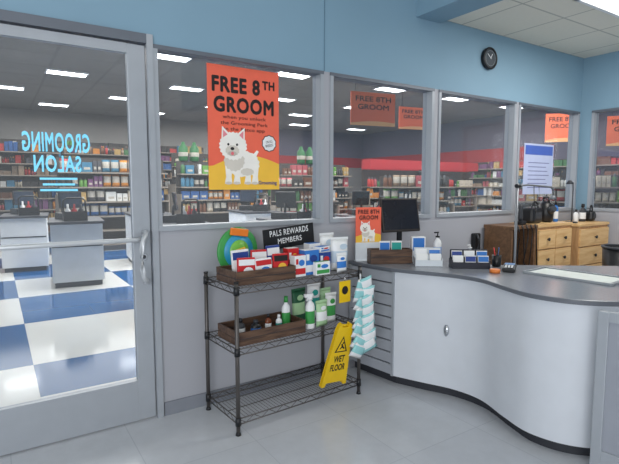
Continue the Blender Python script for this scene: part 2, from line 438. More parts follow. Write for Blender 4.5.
def troffer(x,y,z,lm,w=1.2,d=.6,name='ceiling_light',lab='flush fluorescent panel light in the tile ceiling',rz=0,group=None):
    p=thing(name,lab,'light',(x,y,z),rz,group)
    b=MB();b.b2(-w/2,w/2,-d/2,-d/2+.03,-.03,0,white);b.b2(-w/2,w/2,d/2-.03,d/2,-.03,0,white);b.b2(-w/2,-w/2+.03,-d/2,d/2,-.03,0,white);b.b2(w/2-.03,w/2,-d/2,d/2,-.03,0,white);b.obj('light_frame',p)
    b=MB();b.b2(-w/2+.03,w/2-.03,-d/2+.03,d/2-.03,-.022,-.004,lm);b.obj('diffuser',p)
    return p
troffer(4.45,-1.22,2.968,lampm)
t0=troffer(.3,7.2,4.2,storelamp,.9,.45,lab='bright rectangular fluorescent light on the store ceiling',group='store ceiling lights')
for (x,y) in [(3.2,7.2),(6.2,7.2),(9.4,7.2),(12.1,7.2),(15,7.2),(1.6,10),(4.6,10.2),(7.6,10.2),(10.6,10.2),(13.6,10.2),(.4,12.7),(3.5,12.7),(6.6,12.7),(9.9,12.7),(13,12.7),(1.8,15.2),(5,15.2),(8.2,15.2),(11.4,15.2),(14.6,15.2),(5,4.6),(2.2,4.6),(8,4.6),(11,4.6),(14.2,4.2),(9,2),(12.5,1.6)]:
    copything(t0,(x,y,4.2))

# ---------------------------------------------------------------- counter
def cr(P,n=8):
    out=[]
    for i in range(len(P)-1):
        p0=Vector(P[max(i-1,0)]);p1=Vector(P[i]);p2=Vector(P[i+1]);p3=Vector(P[min(i+2,len(P)-1)])
        for k in range(n):
            t=k/n
            out.append(.5*((2*p1)+(-p0+p2)*t+(2*p0-5*p1+4*p2-p3)*t*t+(-p0+3*p1-3*p2+p3)*t**3))
    out.append(Vector(P[-1]));return [(v.x,v.y) for v in out]
front=cr([(2.44,-.46),(2.53,-.66),(2.63,-.88),(2.65,-1.09),(2.57,-1.32),(2.52,-1.52),(2.58,-1.72),(2.74,-1.87),(2.95,-1.94),(3.2,-1.96)])
slatA,slatB=(2.38,-.03),(2.44,-.46)
back=[(3.9,-1.96),(3.9,-1.32),(3.2,-.80),(2.98,-.55),(2.96,-.02)]
def off(pts,d):
    out=[]
    for i,p in enumerate(pts):
        a=Vector(pts[max(i-1,0)]);c=Vector(pts[min(i+1,len(pts)-1)]);t=(c-a).normalized();n=Vector((t.y,-t.x))
        out.append((p[0]+n.x*d,p[1]+n.y*d))
    return out
allfront=[slatA]+front
ct=thing('reception_counter','curved pale grey laminate reception counter with slatted end panel','counter',(0,0,0))
inner=off(front,-.04)
b=MB();b.prism(front+inner[::-1],.075,.872,panel)
for f in b.bm.faces:
    if len(f.verts)==4: f.smooth=True
fp=b.obj('front_panel',ct)
es=fp.modifiers.new('es','EDGE_SPLIT');es.split_angle=math.radians(40)
b=MB();bi=[(3.86,-1.9),(3.86,-1.34),(3.17,-.84),(2.95,-.58),(2.93,-.03)]
b.prism(off(bi,0)+off(bi,.03)[::-1],0,.87,panel);b.obj('back_panel',ct)
b=MB();kk=off(allfront,-.055);b.prism(kk+off(kk,-.03)[::-1],0,.085,M('toe kick',(48,50,57),.6));b.obj('toe_kick',ct)
v=Vector(slatB)-Vector(slatA);L=v.length;ang=math.atan2(v.y,v.x)
mid=(Vector(slatA)+Vector(slatB))/2;n=Vector((v.y,-v.x)).normalized()
if n.x>0: n=-n
cI=mid-n*.02
b=MB();b.box((cI.x,cI.y,.473),(L,.02,.795),M('slat groove',(92,96,104),.6),rot=(0,0,ang))
ns=9
for k in range(ns):
    z=.077+.793*(k+.5)/ns;c=mid-n*.004;b.box((c.x,c.y,z),(L,.018,.793/ns-.011),slatm,rot=(0,0,ang),bev=.003)
b.obj('slatwall_panel',ct)
for e in (slatA,slatB):
    b=MB();b.box((e[0]-.001,e[1],.473),(.02,.02,.795),alu,rot=(0,0,ang));b.obj('corner_trim',ct)
b=MB();b.lathe([(.001,0),(.02,.002),(.022,.012),(.012,.02),(.001,.022)],(0,0,0),chrome,20,sx=1.9)
hh=b.obj('cabinet_pull',ct);h=front[14];hh.location=(h[0],h[1],.49);hh.rotation_euler=(0,-pi/2,0)
top=[(2.365,-.005)]+off(allfront,.03)[1:]+back
b=MB();b.prism(top,.872,.90,ctop,M('countertop edge',(98,102,110),.35));o=b.obj('countertop')
md=o.modifiers.new('bev','BEVEL');md.width=.005;md.segments=2;md.limit_method='ANGLE'
tag(o,'dark grey laminate worktop with curved edge on the reception counter','countertop')

g=thing('swing_gate','low grey metal-framed swing gate at the end of the counter','gate',(2.555,-1.85,0),math.radians(-80))
b=MB();b.b2(0,.05,-.02,.02,.0,.87,alu,.004);b.b2(.65,.7,-.02,.02,.06,.87,alu,.004);b.b2(.05,.65,-.02,.02,.82,.87,alu);b.b2(.05,.65,-.02,.02,.06,.14,alu);b.obj('gate_frame',g)
b=MB();b.b2(.05,.65,-.008,.008,.14,.82,M('gate panel',(152,156,166),.5));b.obj('gate_panel',g)

# ---------------------------------------------------------------- wire rack
RX,RY,RA=1.635,-.255,math.radians(3.5)
def R(lx,ly,z):
    c,s=math.cos(RA),math.sin(RA);return (RX+lx*c-ly*s,RY+lx*s+ly*c,z)
rk=thing('wire_rack','dark metal three-tier wire shelving rack standing against the grey wall','shelf',(RX,RY,0),RA)
W,DP=.98,.42
for sx in (-1,1):
    for sy in (-1,1):
        b=MB();x,y=sx*W/2,sy*DP/2
        b.cyl((x,y,.02),(x,y,.93),.0125,wire,12);b.cyl((x,y,0),(x,y,.02),.018,black,12,.012);b.cyl((x,y,.93),(x,y,.94),.014,black,12)
        for z in (.08,.51,.88): b.cyl((x,y,z-.02),(x,y,z+.03),.018,black,12,.016)
        b.obj('post',rk)
for z in (.10,.53,.90):
    b=MB();x0,x1,y0,y1=-W/2,W/2,-DP/2,DP/2
    for y in (y0,y1):
        b.cyl((x0,y,z),(x1,y,z),.004,wire,6);b.cyl((x0,y,z-.035),(x1,y,z-.035),.004,wire,6)
        n=18;zz=[((x0+(x1-x0)*k/n),y,z-.035*(k%2)) for k in range(n+1)]
        for k in range(n): b.cyl(zz[k],zz[k+1],.0022,wire,4)
    for x in (x0,x1):
        b.cyl((x,y0,z),(x,y1,z),.004,wire,6);b.cyl((x,y0,z-.035),(x,y1,z-.035),.004,wire,6)
        n=8
        for k in range(n): b.cyl((x,y0+DP*k/n,z-.035*(k%2)),(x,y0+DP*(k+1)/n,z-.035*((k+1)%2)),.0022,wire,4)
    for k in range(1,40): xx=x0+W*k/40;b.cyl((xx,y0,z+.002),(xx,y1,z+.002),.0019,wire,4)
    for yy in (-.07,.07): b.cyl((x0,yy,z-.003),(x1,yy,z-.003),.003,wire,5)
    b.obj('wire_shelf',rk)
ZT,ZM,ZB=.906,.536,.106

def woodcrate(lab,loc,rz,w,d,h):
    p=thing('wooden_crate',lab,'crate',loc,rz)
    t=.012
    for (x0,x1,y0,y1) in ((-w/2,w/2,-d/2,-d/2+t),(-w/2,w/2,d/2-t,d/2),(-w/2,-w/2+t,-d/2+t,d/2-t),(w/2-t,w/2,-d/2+t,d/2-t)):
        b=MB();b.b2(x0,x1,y0,y1,0,h*.48,crate,.002);b.b2(x0,x1,y0,y1,h*.52,h,crate,.002);b.b2(x0+.003,x1-.003,y0+.003,y1-.003,h*.4,h*.6,dark);b.obj('slatted_side',p)
    b=MB();b.b2(-w/2+t,w/2-t,-d/2+t,d/2-t,0,.008,crate);b.obj('crate_base',p)
    return p
woodcrate('dark brown wooden crate full of packets on the top rack shelf',R(-.26,-.05,ZT),RA,.43,.27,.085)
woodcrate('dark brown wooden crate holding bottles on the middle rack shelf',R(-.22,-.05,ZM),RA,.50,.28,.085)

def pouch(lab,loc,rz,w,d,h,m1,m2,tilt=0,ry=0,name='treat_pouch'):
    p=thing(name,lab,'packet',loc,rot=(tilt,ry,rz))
    b=MB();b.pillow((0,0,0),w,d,h,m1,8,m2);b.obj('pouch_body',p)
    b=MB();b.b2(-w/2,w/2,-.0015,.0015,h-.002,h+.014,m1);b.obj('sealed_edge',p)
    b=MB();b.ell(0,h*.78,w*.22,h*.09,-d*.5,m2,14);b.obj('label_print',p)
    return p
def flatpack(lab,loc,rz,w,h,m1,m2,m3,tilt=0,ry=0):
    p=thing('flat_packet',lab,'packet',loc,rot=(tilt,ry,rz),group='flat packets in the top crate')
    b=MB();b.box((0,0,h/2),(w,.02,h),m1,bev=.005);b.obj('packet_card',p)
    b=MB();b.b2(-w*.46,w*.46,-.0115,-.010,h*.68,h*.92,m2);b.obj('title_print',p)
    b=MB();b.ell(w*.08,h*.42,w*.3,h*.19,-.012,m3,16);b.obj('picture_print',p)
    return p
fl='flat red, white or blue packet standing in the top wooden crate'
flatpack(fl,R(-.385,-.145,ZT+.01),RA,.12,.15,red,white,white,tilt=-.10,ry=.04)
flatpack(fl,R(-.258,-.145,ZT+.01),RA,.12,.135,white,red,bluep,tilt=-.10,ry=-.03)
flatpack(fl,R(-.135,-.145,ZT+.01),RA,.11,.155,red,ink,yellow,tilt=-.10,ry=.02)
flatpack(fl,R(-.375,-.07,ZT+.01),RA,.12,.19,white,navy,red,tilt=-.10,ry=-.03)
flatpack(fl,R(-.25,-.07,ZT+.01),RA,.115,.18,red,white,ink,tilt=-.10,ry=.03)
flatpack(fl,R(-.135,-.07,ZT+.01),RA,.10,.20,navy,white,white,tilt=-.10,ry=-.02)

tb=M('toy blue',(40,150,190),.4);to=M('toy orange',(240,130,40),.4);tg2=M('toy lime',(120,190,70),.4)
p=thing('disc_toy','round green and blue disc toy with orange card behind the packets','toy',R(-.29,.145,ZT+.165),RA+.1)
b=MB();b.lathe([(.02,-.012),(.13,-.012),(.155,-.004),(.16,.006),(.15,.016),(.02,.016)],(0,0,0),green,40);o=b.obj('outer_disc',p,rot=(pi/2,0,0))
b=MB();b.lathe([(.02,.012),(.115,.012),(.112,.022),(.02,.022)],(0,0,0),tb,36);b.obj('blue_disc',p,rot=(pi/2,0,0))
b=MB();b.lathe([(.01,.02),(.075,.02),(.073,.027),(.01,.027)],(0,0,0),tg2,30);b.obj('lime_disc',p,rot=(pi/2,0,0))
b=MB();b.box((.0,-.026,.125),(.14,.016,.05),to,rot=(0,.15,0),bev=.006);b.obj('header_card',p)
b=MB();b.box((.0,-.032,.0),(.09,.008,.035),yellow,rot=(0,-.2,0),bev=.003);b.obj('name_label',p)

p=thing('chalkboard_sign','small black sign with white lettering behind the top crate','sign',R(.125,.13,ZT+.170),rot=(0,-.09,RA-.05))
b=MB();b.b2(-.21,.21,-.005,.005,-.01,.14,black,.003);b.obj('sign_board',p)
b=MB();b.b2(-.01,.01,-.005,.03,-.148,0.02,black);b.b2(-.07,.07,-.03,.04,-.155,-.147,black);b.obj('sign_stand',p)
text(p,'PALS REWARDS',.32,.042,white,(0,-.007,.105),space=1.08,bold=.012)
text(p,'MEMBERS',.20,.038,white,(0,-.007,.045),space=1.08,bold=.012)

def carton(lab,loc,rz,w,d,h,m1,m2,m3,name='display_carton'):
    p=thing(name,lab,'box',loc,rz)
    b=MB();b.box((0,0,h/2),(w,d,h),m1,bev=.003);b.obj('carton_body',p)
    b=MB();b.b2(-w*.44,w*.44,-d/2-.0015,-d/2,h*.12,h*.4,m2);b.ell(w*.1,h*.66,w*.26,h*.15,-d/2-.002,m3,18);b.b2(-w*.4,-w*.2,-d/2-.0015,-d/2,h*.6,h*.85,m2);b.obj('printed_front',p)
    b=MB();b.b2(-w/2+.004,w/2-.004,-d/2+.004,d/2-.004,h,h+.0015,m2);b.obj('carton_lid',p)
    return p
carton('white and red printed box on the top rack shelf',R(.01,-.13,ZT),RA,.09,.06,.14,white,red,bluep)
carton('tall red and white printed box on the top rack shelf',R(.01,-.05,ZT),RA,.09,.06,.18,red,white,yellow)
carton('blue and white printed box on the top rack shelf',R(.12,-.10,ZT),RA,.12,.08,.165,bluep,white,navy)
carton('navy printed box with white panel on the top rack shelf',R(.24,-.09,ZT),RA,.10,.08,.14,navy,white,red)
carton('small white and blue box lying on the navy box',R(.24,-.09,ZT+.1425),RA+.3,.11,.06,.035,white,bluep,red)
carton('pale green printed box on the top rack shelf',R(.17,-.18,ZT),RA,.12,.035,.09,white,green,bluep)
carton('tall white printed box on the top rack shelf',R(.24,.02,ZT),RA,.10,.07,.19,white,bluep,red)
pb=M('pale blue print',(196,212,226),.5)
pouch('bulky white bag with pale blue label on the top rack shelf',R(.385,-.10,ZT),RA,.16,.10,.22,white,pb,ry=.03,name='white_bag')
pouch('white wipes pouch with blue label on the top rack shelf',R(.38,.03,ZT),RA,.13,.06,.24,white,pb)
pouch('white wipes pouch with blue label standing before the bag',R(.345,-.185,ZT),RA,.09,.025,.12,white,bluep,tilt=-.05)

def bottle(lab,loc,r,h,m,cap,lb,name='pump_bottle',kind='cap',rz=0,group=None):
    p=thing(name,lab,'bottle',loc,rz,group)
    b=MB();b.lathe([(r*.92,0),(r,.006),(r,h*.62),(r*.85,h*.7),(r*.4,h*.78),(r*.36,h*.84)],(0,0,0),m,18,sy=.8);b.obj('bottle_body',p)
    b=MB();b.lathe([(r*1.015,h*.15),(r*1.02,h*.16),(r*1.02,h*.5),(r*1.015,h*.51)],(0,0,0),lb,18,sy=.8);b.obj('bottle_label',p)
    b=MB()
    if kind=='spray':
        b.cyl((0,0,h*.82),(0,0,h*.92),r*.5,cap,14);b.box((-.012,0,h*.95),(r*2.0,r*.7,h*.1),cap,bev=.005);b.box((-r*1.1,0,h*.95),(r*.5,r*.4,h*.06),cap,bev=.002)
        b.box((-r*.62,0,h*.86),(r*.22,r*.4,h*.15),cap,rot=(0,.35,0),bev=.002)
        b.obj('spray_trigger',p)
    elif kind=='pump':
        b.cyl((0,0,h*.82),(0,0,h*.87),r*.5,cap,14);b.cyl((0,0,h*.86),(0,0,h*.97),r*.14,cap,8);b.box((-r*.4,0,h*.985),(r*1.3,r*.4,h*.045),cap,bev=.003)
        b.obj('pump_head',p)
    else:
        b.cyl((0,0,h*.82),(0,0,h),r*.5,cap,14,r*.42);b.obj('bottle_cap',p)
    return p
amber=M('amber liquid',(120,60,30),.3)
B=[(-.38,-.05,.03,.12,dark,black,white),(-.28,-.07,.034,.10,black,dark,bluep),(-.18,-.06,.022,.12,amber,black,white),(-.11,-.08,.022,.11,white,white,teal)]
for i,(x,y,r_,h,m,cp,lb) in enumerate(B):
    bottle('small grooming product bottle standing in the middle wooden crate',R(x,y,ZM+.009),r_,h,m,cp,lb,name='product_bottle',group='bottles in the middle crate')
bottle('upright white bottle with green cap and label in the crate',R(-.04,-.06,ZM+.009),.03,.22,white,green,green,'product_bottle')
bottle('white spray bottle with green label on middle shelf',R(.11,-.13,ZM),.034,.24,white,white,green,'spray_bottle','spray')
palegreen=M('pale green pack',(170,206,160),.5);navyp=M('dark green pack',(36,92,62),.5)
for k,(x,y,w_,h,m1,m2) in enumerate([(.205,-.14,.10,.17,palegreen,white),(.31,-.10,.10,.20,white,green),(.14,.04,.12,.23,navyp,palegreen),(.27,.05,.12,.25,white,teal),(.39,.05,.10,.20,palegreen,green)]):
    p=pouch('green and white packet on the middle rack shelf',R(x,y,ZM),RA,w_,.045,h,m1,m2,ry=.03*(k%2*2-1));p["group"]='packets on the middle shelf'

aqua=M('aqua packet',(150,208,210),.4)
p=thing('packet_strip','fanned strip of aqua and white treat packets hanging from rack','packets',R(.425,-.30,.33),RA)
b=MB();b.b2(-.006,.006,0.012,.014,0,.57,white);b.obj('hanging_strip',p)
rs=random.Random(3)
for k in range(8):
    sp=.062-.005*k;ww=.13-.004*k
    b=MB();b.pillow((0,0,0),ww,.035,.105,white,6,aqua);o=b.obj('treat_packet',p,(-sp,-.004,.0+k*.062+rs.uniform(-.01,.01)),(.25,.42-.03*k+rs.uniform(-.2,.2),.1+rs.uniform(-.2,.2)))
    b=MB();b.pillow((0,0,0),ww,.035,.105,aqua,6,white);o=b.obj('treat_packet',p,(sp,-.024,.022+k*.062+rs.uniform(-.01,.01)),(.2,-.45+.035*k+rs.uniform(-.2,.2),-.15+rs.uniform(-.2,.2)))

p=thing('wet_floor_sign','folded yellow plastic wet floor sign leaning on the wire rack','sign',R(.265,-.185,ZB+.01),rot=(math.radians(12),math.radians(4),RA-.05))
p.scale=(.93,.93,.93)
def signboard(y,name):
    b=MB()
    pts=[(-.115,0),(-.085,.0),(-.075,.03),(.075,.03),(.085,0),(.115,0),(.07,.45),(.055,.50),(.035,.51),(.028,.48),(-.028,.48),(-.035,.51),(-.055,.50),(-.07,.45)]
    b.mi(signy)
    a=[b.bm.verts.new((q[0],y,q[1])) for q in pts];c=[b.bm.verts.new((q[0],y+.012,q[1])) for q in pts]
    b.bm.faces.new(a);b.bm.faces.new(c[::-1])
    for k in range(len(pts)): b.bm.faces.new((a[k],a[(k+1)%len(pts)],c[(k+1)%len(pts)],c[k]))
    return b.obj(name,p)
signboard(-.016,'sign_panel');signboard(.004,'sign_panel')
b=MB();b.cyl((-.045,.0,.49),(.045,.0,.49),.008,signy,8);b.obj('hinge',p)
b=MB()
b.poly([(-.058,.28),(.058,.28),(0,.41)],-.0165,ink);b.poly([(-.042,.289),(.042,.289),(0,.39)],-.017,signy)
b.ell(.008,.353,.007,.008,-.0175,ink,10);b.poly([(-.01,.345),(.004,.348),(.012,.328),(.03,.31),(.024,.301),(.004,.316),(-.012,.302),(-.018,.308),(-.004,.325)],-.0175,ink)
b.obj('warning_pictogram',p)
text(p,'WET',.10,.055,ink,(0,-.0168,.225),bold=.03);text(p,'FLOOR',.135,.055,ink,(0,-.0168,.155),bold=.03)
p=thing('hanging_tag','small yellow hanging card with dark print below the top shelf','tag',R(.34,-.222,.70),RA)
b=MB();b.b2(-.05,.05,-.003,.0,0,.15,signy);b.obj('card',p)
b=MB();b.ell(0,.085,.028,.03,-.0042,ink,16);b.obj('dark_print',p)
b=MB();b.cyl((0,-.0015,.148),(0,-.0015,.17),.003,chrome,6);b.obj('clip',p)

# ---------------------------------------------------------------- things on counter
CZ=.901
rzb=math.radians(-26)
woodcrate('low dark wooden tray box with leaflets on the counter corner',(2.565,-.275,CZ),rzb,.33,.12,.11)
p=thing('tabletop_sign','orange and yellow grooming offer card with white terrier on counter','sign',(2.49,-.105,CZ+.145),math.radians(-18))
b=MB();b.b2(-.108,.108,-.003,.003,0,.285,orange);b.obj('sign_card',p)
b=MB();b.b2(-.11,.11,-.008,.008,-.14,0.005,M('acrylic',(220,226,232),.15));b.b2(-.11,.11,-.03,.03,-.144,-.138,M('acrylic',(220,226,232),.15));b.obj('sign_stand',p)
band(p,.216,.285,-.0045,.22,.08)
text(p,'FREE 8TH',.18,.034,ink,(0,-.0055,.250),bold=.03,space=1.1);text(p,'GROOM',.16,.034,ink,(0,-.0055,.204),bold=.03,space=1.1)
dogpic(p,-.02,.10,.15,-.005)
for k,mm in enumerate((bluep,teal)):
    a=.095*(k-.5)
    p=thing('leaflet','leaflet with coloured panel standing in the wooden tray','leaflet',(2.575+a*math.cos(rzb),-.275+a*math.sin(rzb),CZ+.012),rzb,'leaflets in the wooden tray')
    b=MB();b.b2(-.042,.042,-.0015,.0015,0,.16,paper);b.obj('leaflet_sheet',p)
    b=MB();b.b2(-.038,.038,-.0025,-.0016,.08,.147,mm);b.obj('printed_panel',p)
p=thing('retail_box','white and blue box standing behind the wooden tray','box',(2.80,-.345,CZ),math.radians(-30))
b=MB();b.box((0,0,.10),(.11,.06,.20),white,bev=.004);b.obj('carton_body',p)
b=MB();b.b2(-.045,.045,-.0315,-.030,.09,.19,bluep);b.obj('printed_front',p)
p=thing('computer_monitor','wide black computer monitor tilted back on the counter','monitor',(2.815,-.145,CZ),math.radians(-8))
b=MB();b.box((0,0,0),(.37,.028,.28),M('monitor casing',(44,38,36),.5),bev=.008);b.box((0,.016,0),(.14,.012,.14),black,bev=.004)
hs=b.obj('monitor_housing',p,(-.02,.0,.36),(-.2,0,0))
b=MB();b.b2(-.17,.17,-.0165,-.0142,-.12,.125,M('dark screen',(30,30,38),.15));b.obj('screen',hs)
b=MB();b.b2(-.02,.02,.02,.04,.01,.34,black);b.box((0,.02,.008),(.2,.12,.014),black,bev=.005);b.obj('monitor_stand',p)
def cardholder(lab,loc,rz,w,rows,cols,mats,ac):
    p=thing('card_holder',lab,'card holder',loc,rz)
    b=MB()
    b.b2(-w/2,w/2,-.06,.07,0,.006,ac)
    for k in range(rows):
        y=-.055+k*.045;b.b2(-w/2,w/2,y,y+.004,.006,.045+.035*k,ac)
    b.b2(-w/2,w/2,-.055+rows*.045,-.05+rows*.045,.006,.06+.035*rows,ac)
    for x in (-w/2,w/2-.004): b.b2(x,x+.004,-.06,.07,.006,.06,ac)
    b.obj('holder_body',p)
    for r_ in range(rows):
        for c in range(cols):
            x=-w/2+w*(c+.5)/cols;m=mats[(r_*cols+c)%len(mats)]
            b=MB();b.b2(-w/cols*.42,w/cols*.42,-.006,.006,0,.085,paper);b.b2(-w/cols*.40,w/cols*.40,-.0075,-.0062,.04,.078,m)
            o=b.obj('card_stack',p,(x,-.038+r_*.045,.008+.03*r_),(-.12,0,0))
    return p
cardholder('clear holder with white appointment cards on the counter',(2.73,-.52,CZ),math.radians(-38),.20,2,2,[paper,white,white,bluep],M('acrylic',(220,226,232),.15))
cardholder('dark box holder with blue and white business cards on counter',(2.91,-.76,CZ),math.radians(-38),.27,2,3,[paper,navy,bluep,navy,white,bluep],M('holder dark',(40,42,54),.4))
bottle('white pump bottle with blue label on the counter',(2.90,-.46,CZ),.034,.24,white,black,bluep,'pump_bottle','pump')
bottle('small clear hand sanitizer pump bottle on the counter',(3.04,-.66,CZ),.028,.15,M('sanitizer',(215,225,232),.2),white,bluep,'pump_bottle','pump')
p=thing('pen_cup','black pen cup holding pens on the counter','cup',(3.12,-.84,CZ))
b=MB();b.lathe([(.028,0),(.032,.005),(.034,.085),(.030,.085),(.028,.01)],(0,0,0),black,18);b.obj('cup_body',p)
for k,(mm) in enumerate((bluep,red,ink)):
    b=MB();b.cyl((0,0,.012),(.022*math.cos(k*2.1),.022*math.sin(k*2.1),.14),.004,mm,8);b.obj('pen',p)
p=thing('card_reader','low black card payment terminal on the counter','card reader',(3.03,-1.01,CZ),math.radians(-60))
b=MB();b.box((0,0,.022),(.085,.16,.028),black,rot=(.1,0,0),bev=.006);b.obj('terminal_body',p)
b=MB();b.box((0,.04,.043),(.065,.05,.003),M('lit screen',(90,120,160),.2,emit=.3),rot=(.1,0,0));b.obj('terminal_screen',p)
b=MB()
for i in range(3):
    for j in range(4): b.box((-.02+i*.02,-.06+j*.018,.0345+.0018*j),(.013,.011,.004),white,bev=.001)
b.obj('keypad',p)
p=thing('paper_tray','white paper form lying in a grey tray on the countertop','tray',(3.20,-1.38,CZ),math.radians(-85))
tg=M('tray grey',(150,156,162),.4)
b=MB();b.b2(-.28,.28,-.15,.15,0,.006,tg)
for a in ((-.28,.28,-.15,-.14),(-.28,.28,.14,.15),(-.28,-.27,-.14,.14),(.27,.28,-.14,.14)): b.b2(*a,.006,.014,tg)
b.obj('tray_body',p)
b=MB();b.b2(-.25,.25,-.125,.125,.0065,.0085,M('form paper',(214,220,216),.7));b.obj('paper_form',p)
p=thing('tape_roll','orange roll of tape on the counter','tape',(2.88,-1.0,CZ+.0))
b=MB();b.lathe([(.02,0),(.035,0),(.035,.025),(.02,.025)],(0,0,0),M('tape orange',(230,130,60),.4),20);b.obj('tape_band',p)
b=MB();b.lathe([(.0195,.001),(.0199,.001),(.0199,.024),(.0195,.024)],(0,0,0),white,20);b.obj('tape_core',p)

def oakcab(lab,x0,x1,yb,yf,h,rows,cols):
    p=thing('drawer_cabinet',lab,'cabinet',((x0+x1)/2,(yb+yf)/2,0));w=x1-x0;d=yb-yf
    b=MB();b.b2(-w/2,w/2,-d/2,d/2,.0,h-.03,oakd);b.obj('cabinet_body',p)
    b=MB();b.b2(-w/2-.01,w/2+.01,-d/2-.015,d/2,h-.03,h,oak,.004);b.obj('cabinet_top',p)
    for r_ in range(rows):
        for c in range(cols):
            dw=w/cols;dh=(h-.1)/rows
            b=MB();b.box((0,0,0),(dw-.015,.02,dh-.015),oak,bev=.003);dr=b.obj('drawer',p,(-w/2+dw*(c+.5),-d/2-.01,.05+dh*(r_+.5)))
            b=MB();b.lathe([(.006,0),(.006,.012),(.017,.016),(.017,.024),(.004,.028)],(0,0,0),black,12);o=b.obj('drawer_knob',dr,(0,-.01,0),(pi/2,0,0))
    return p
oakcab('light oak drawer cabinet with dark knobs behind the counter',4.47,5.08,-.02,-.33,1.12,5,2)
oakcab('light oak drawer cabinet with dark knobs in the room corner',5.15,5.76,-.03,-.38,1.10,5,1)
p=thing('open_desk','brown open-fronted desk with hanging cables beside the cabinet','desk',(4.25,-.18,0))
dkw=woodmat('desk wood',(104,76,54),(132,98,70),4)
b=MB();b.b2(-.20,.20,-.17,.16,1.09,1.12,dkw,.004);b.obj('desk_top',p)
for sx in (-1,1):
    b=MB();b.b2(sx*.185-.012,sx*.185+.012,-.15,.15,0,1.09,dkw);b.obj('side_panel',p)
b=MB();b.b2(-.173,.173,.13,.145,.1,1.09,M('desk back',(40,34,32),.7));b.obj('back_panel',p)
b=MB();b.b2(-.173,.173,-.14,.13,.55,.57,dkw);b.obj('inner_shelf',p)
for k in range(5):
    x=-.14+.07*k
    b=MB();b.tube([(x,-.172,1.13),(x,-.19,1.08),(x+.01,-.187,1.0),(x+.05*math.sin(k*2.),-.18,.85-.04*k),(x+.03,-.175,.72),(x-.02,-.17,.62)],.006,black);b.obj('cable',p)
p=thing('cordless_clipper','black grooming clipper standing in a charger on the desk','clipper',(4.32,-.24,1.12))
b=MB();b.box((0,0,.02),(.09,.08,.04),black,bev=.008);b.obj('charging_base',p)
b=MB();b.lathe([(.02,0),(.024,.03),(.02,.10),(.024,.14),(.016,.16)],(0,0,.04),dark,14);b.obj('clipper_body',p)
for i,(x,r_,h,m) in enumerate([(5.01,.03,.22,bluep),(5.42,.03,.14,white),(5.56,.04,.2,dark)]):
    bottle('grooming product bottle standing among the grooming tools',(x,-.2,1.12 if x<5.1 else 1.10),r_,h,m,black,white,'product_bottle',group='bottles on the drawer cabinets')
def toolbag(x,y,z,w,h,lab):
    p=thing('tool_bag',lab,'bag',(x,y,z),.1)
    b=MB();b.box((0,0,h/2),(w,.14,h),black,bev=.03);b.obj('bag_body',p)
    b=MB();b.tube([(w*.3*math.cos(t),-.03,h-.01+.07*math.sin(t)) for t in [pi*k/10 for k in range(11)]],.008,black);b.obj('bag_handle',p)
    b=MB();b.box((0,-.072,h*.5),(w*.6,.006,h*.4),dark,bev=.004);b.obj('front_pocket',p)
toolbag(4.62,-.17,1.12,.22,.16,'black grooming tool bag with arched handle on the cabinet')
toolbag(5.68,-.2,1.10,.11,.12,'small black tool bag with arched handle in the corner')
p=thing('table_dryer','black pet dryer with round nozzle on the cabinet','dryer',(4.87,-.17,1.12),-.3)
b=MB();b.lathe([(.06,0),(.075,.02),(.08,.12),(.06,.2),(.02,.22)],(0,0,0),black,20);b.obj('dryer_body',p)
b=MB();b.cyl((0,-.05,.12),(0,-.12,.15),.045,dark,18,.03);b.obj('nozzle',p)
b=MB();b.tube([(0,.04,.2),(0,.03,.26),(0,-.03,.26),(0,-.05,.18)],.01,black);b.obj('carry_handle',p)
armm=M('arm grey metal',(120,124,130),.35,metal=.4)
p=thing('grooming_arm','slim grey metal grooming arm with small lamp head behind counter','stand',(3.92,-.46,0))
b=MB();b.box((0,0,.015),(.30,.24,.03),black,bev=.008);b.obj('stand_base',p)
b=MB();b.cyl((0,0,.03),(0,0,1.52),.012,armm,12);b.obj('pole',p)
b=MB();b.tube([(0,0,1.50),(.18,.02,1.51),(.62,.05,1.49),(.66,.05,1.46),(.66,.05,1.40)],.009,armm);b.obj('arm_bar',p)
b=MB();b.lathe([(.012,.04),(.04,.0),(.037,.0),(.01,.035)],(.66,.05,1.37),armm,18);b.obj('lamp_head',p)
b=MB();b.tube([(.3,.03,1.50),(.31,.03,1.38),(.36,.04,1.25),(.40,.03,1.36),(.38,.03,1.50)],.0035,black);b.obj('loop_cord',p)
b=MB();b.cyl((-.02,0,1.5),(.03,0,1.5),.018,black,12);b.obj('clamp',p)
p=thing('table_lamp','slim gooseneck work lamp on the corner cabinet','lamp',(5.24,-.25,1.10))
b=MB();b.cyl((0,0,0),(0,0,.015),.06,black,20);b.obj('lamp_base',p)
b=MB();b.tube([(0,0,.012),(0,0,.38),(-.03,-.01,.44),(-.1,-.02,.45)],.008,armm);b.obj('gooseneck',p)
b=MB();b.lathe([(.015,0),(.04,-.04),(.037,-.04),(.012,-.004)],(-.11,-.02,.46),dark,18);b.obj('lamp_shade',p)
p=thing('waste_bin','black plastic waste bin with liner behind the counter','bin',(4.85,-.95,0))
b=MB();b.lathe([(.13,0),(.135,.01),(.17,.93),(.16,.93),(.12,.02)],(0,0,0),black,20);b.obj('bin_body',p)
b=MB();b.torus((0,0,.935),.168,.012,dark,'Z');b.obj('liner_rim',p)
p=thing('wall_phone','black wall-mounted telephone with coiled cord on the grey wall','telephone',(3.93,0,.86))
b=MB();b.box((0,-.025,.09),(.09,.05,.18),black,bev=.01);b.obj('phone_base',p)
b=MB();b.tube([(-.02,-.05,.02),(-.02,-.075,.04),(-.02,-.08,.13),(-.02,-.05,.17)],.012,dark);b.obj('handset',p)
b=MB();b.tube([(-.02+.012*math.cos(k*1.2),-.05+.012*math.sin(k*1.2),.01-k*.004) for k in range(60)],.003,black,5);b.obj('coiled_cord',p)

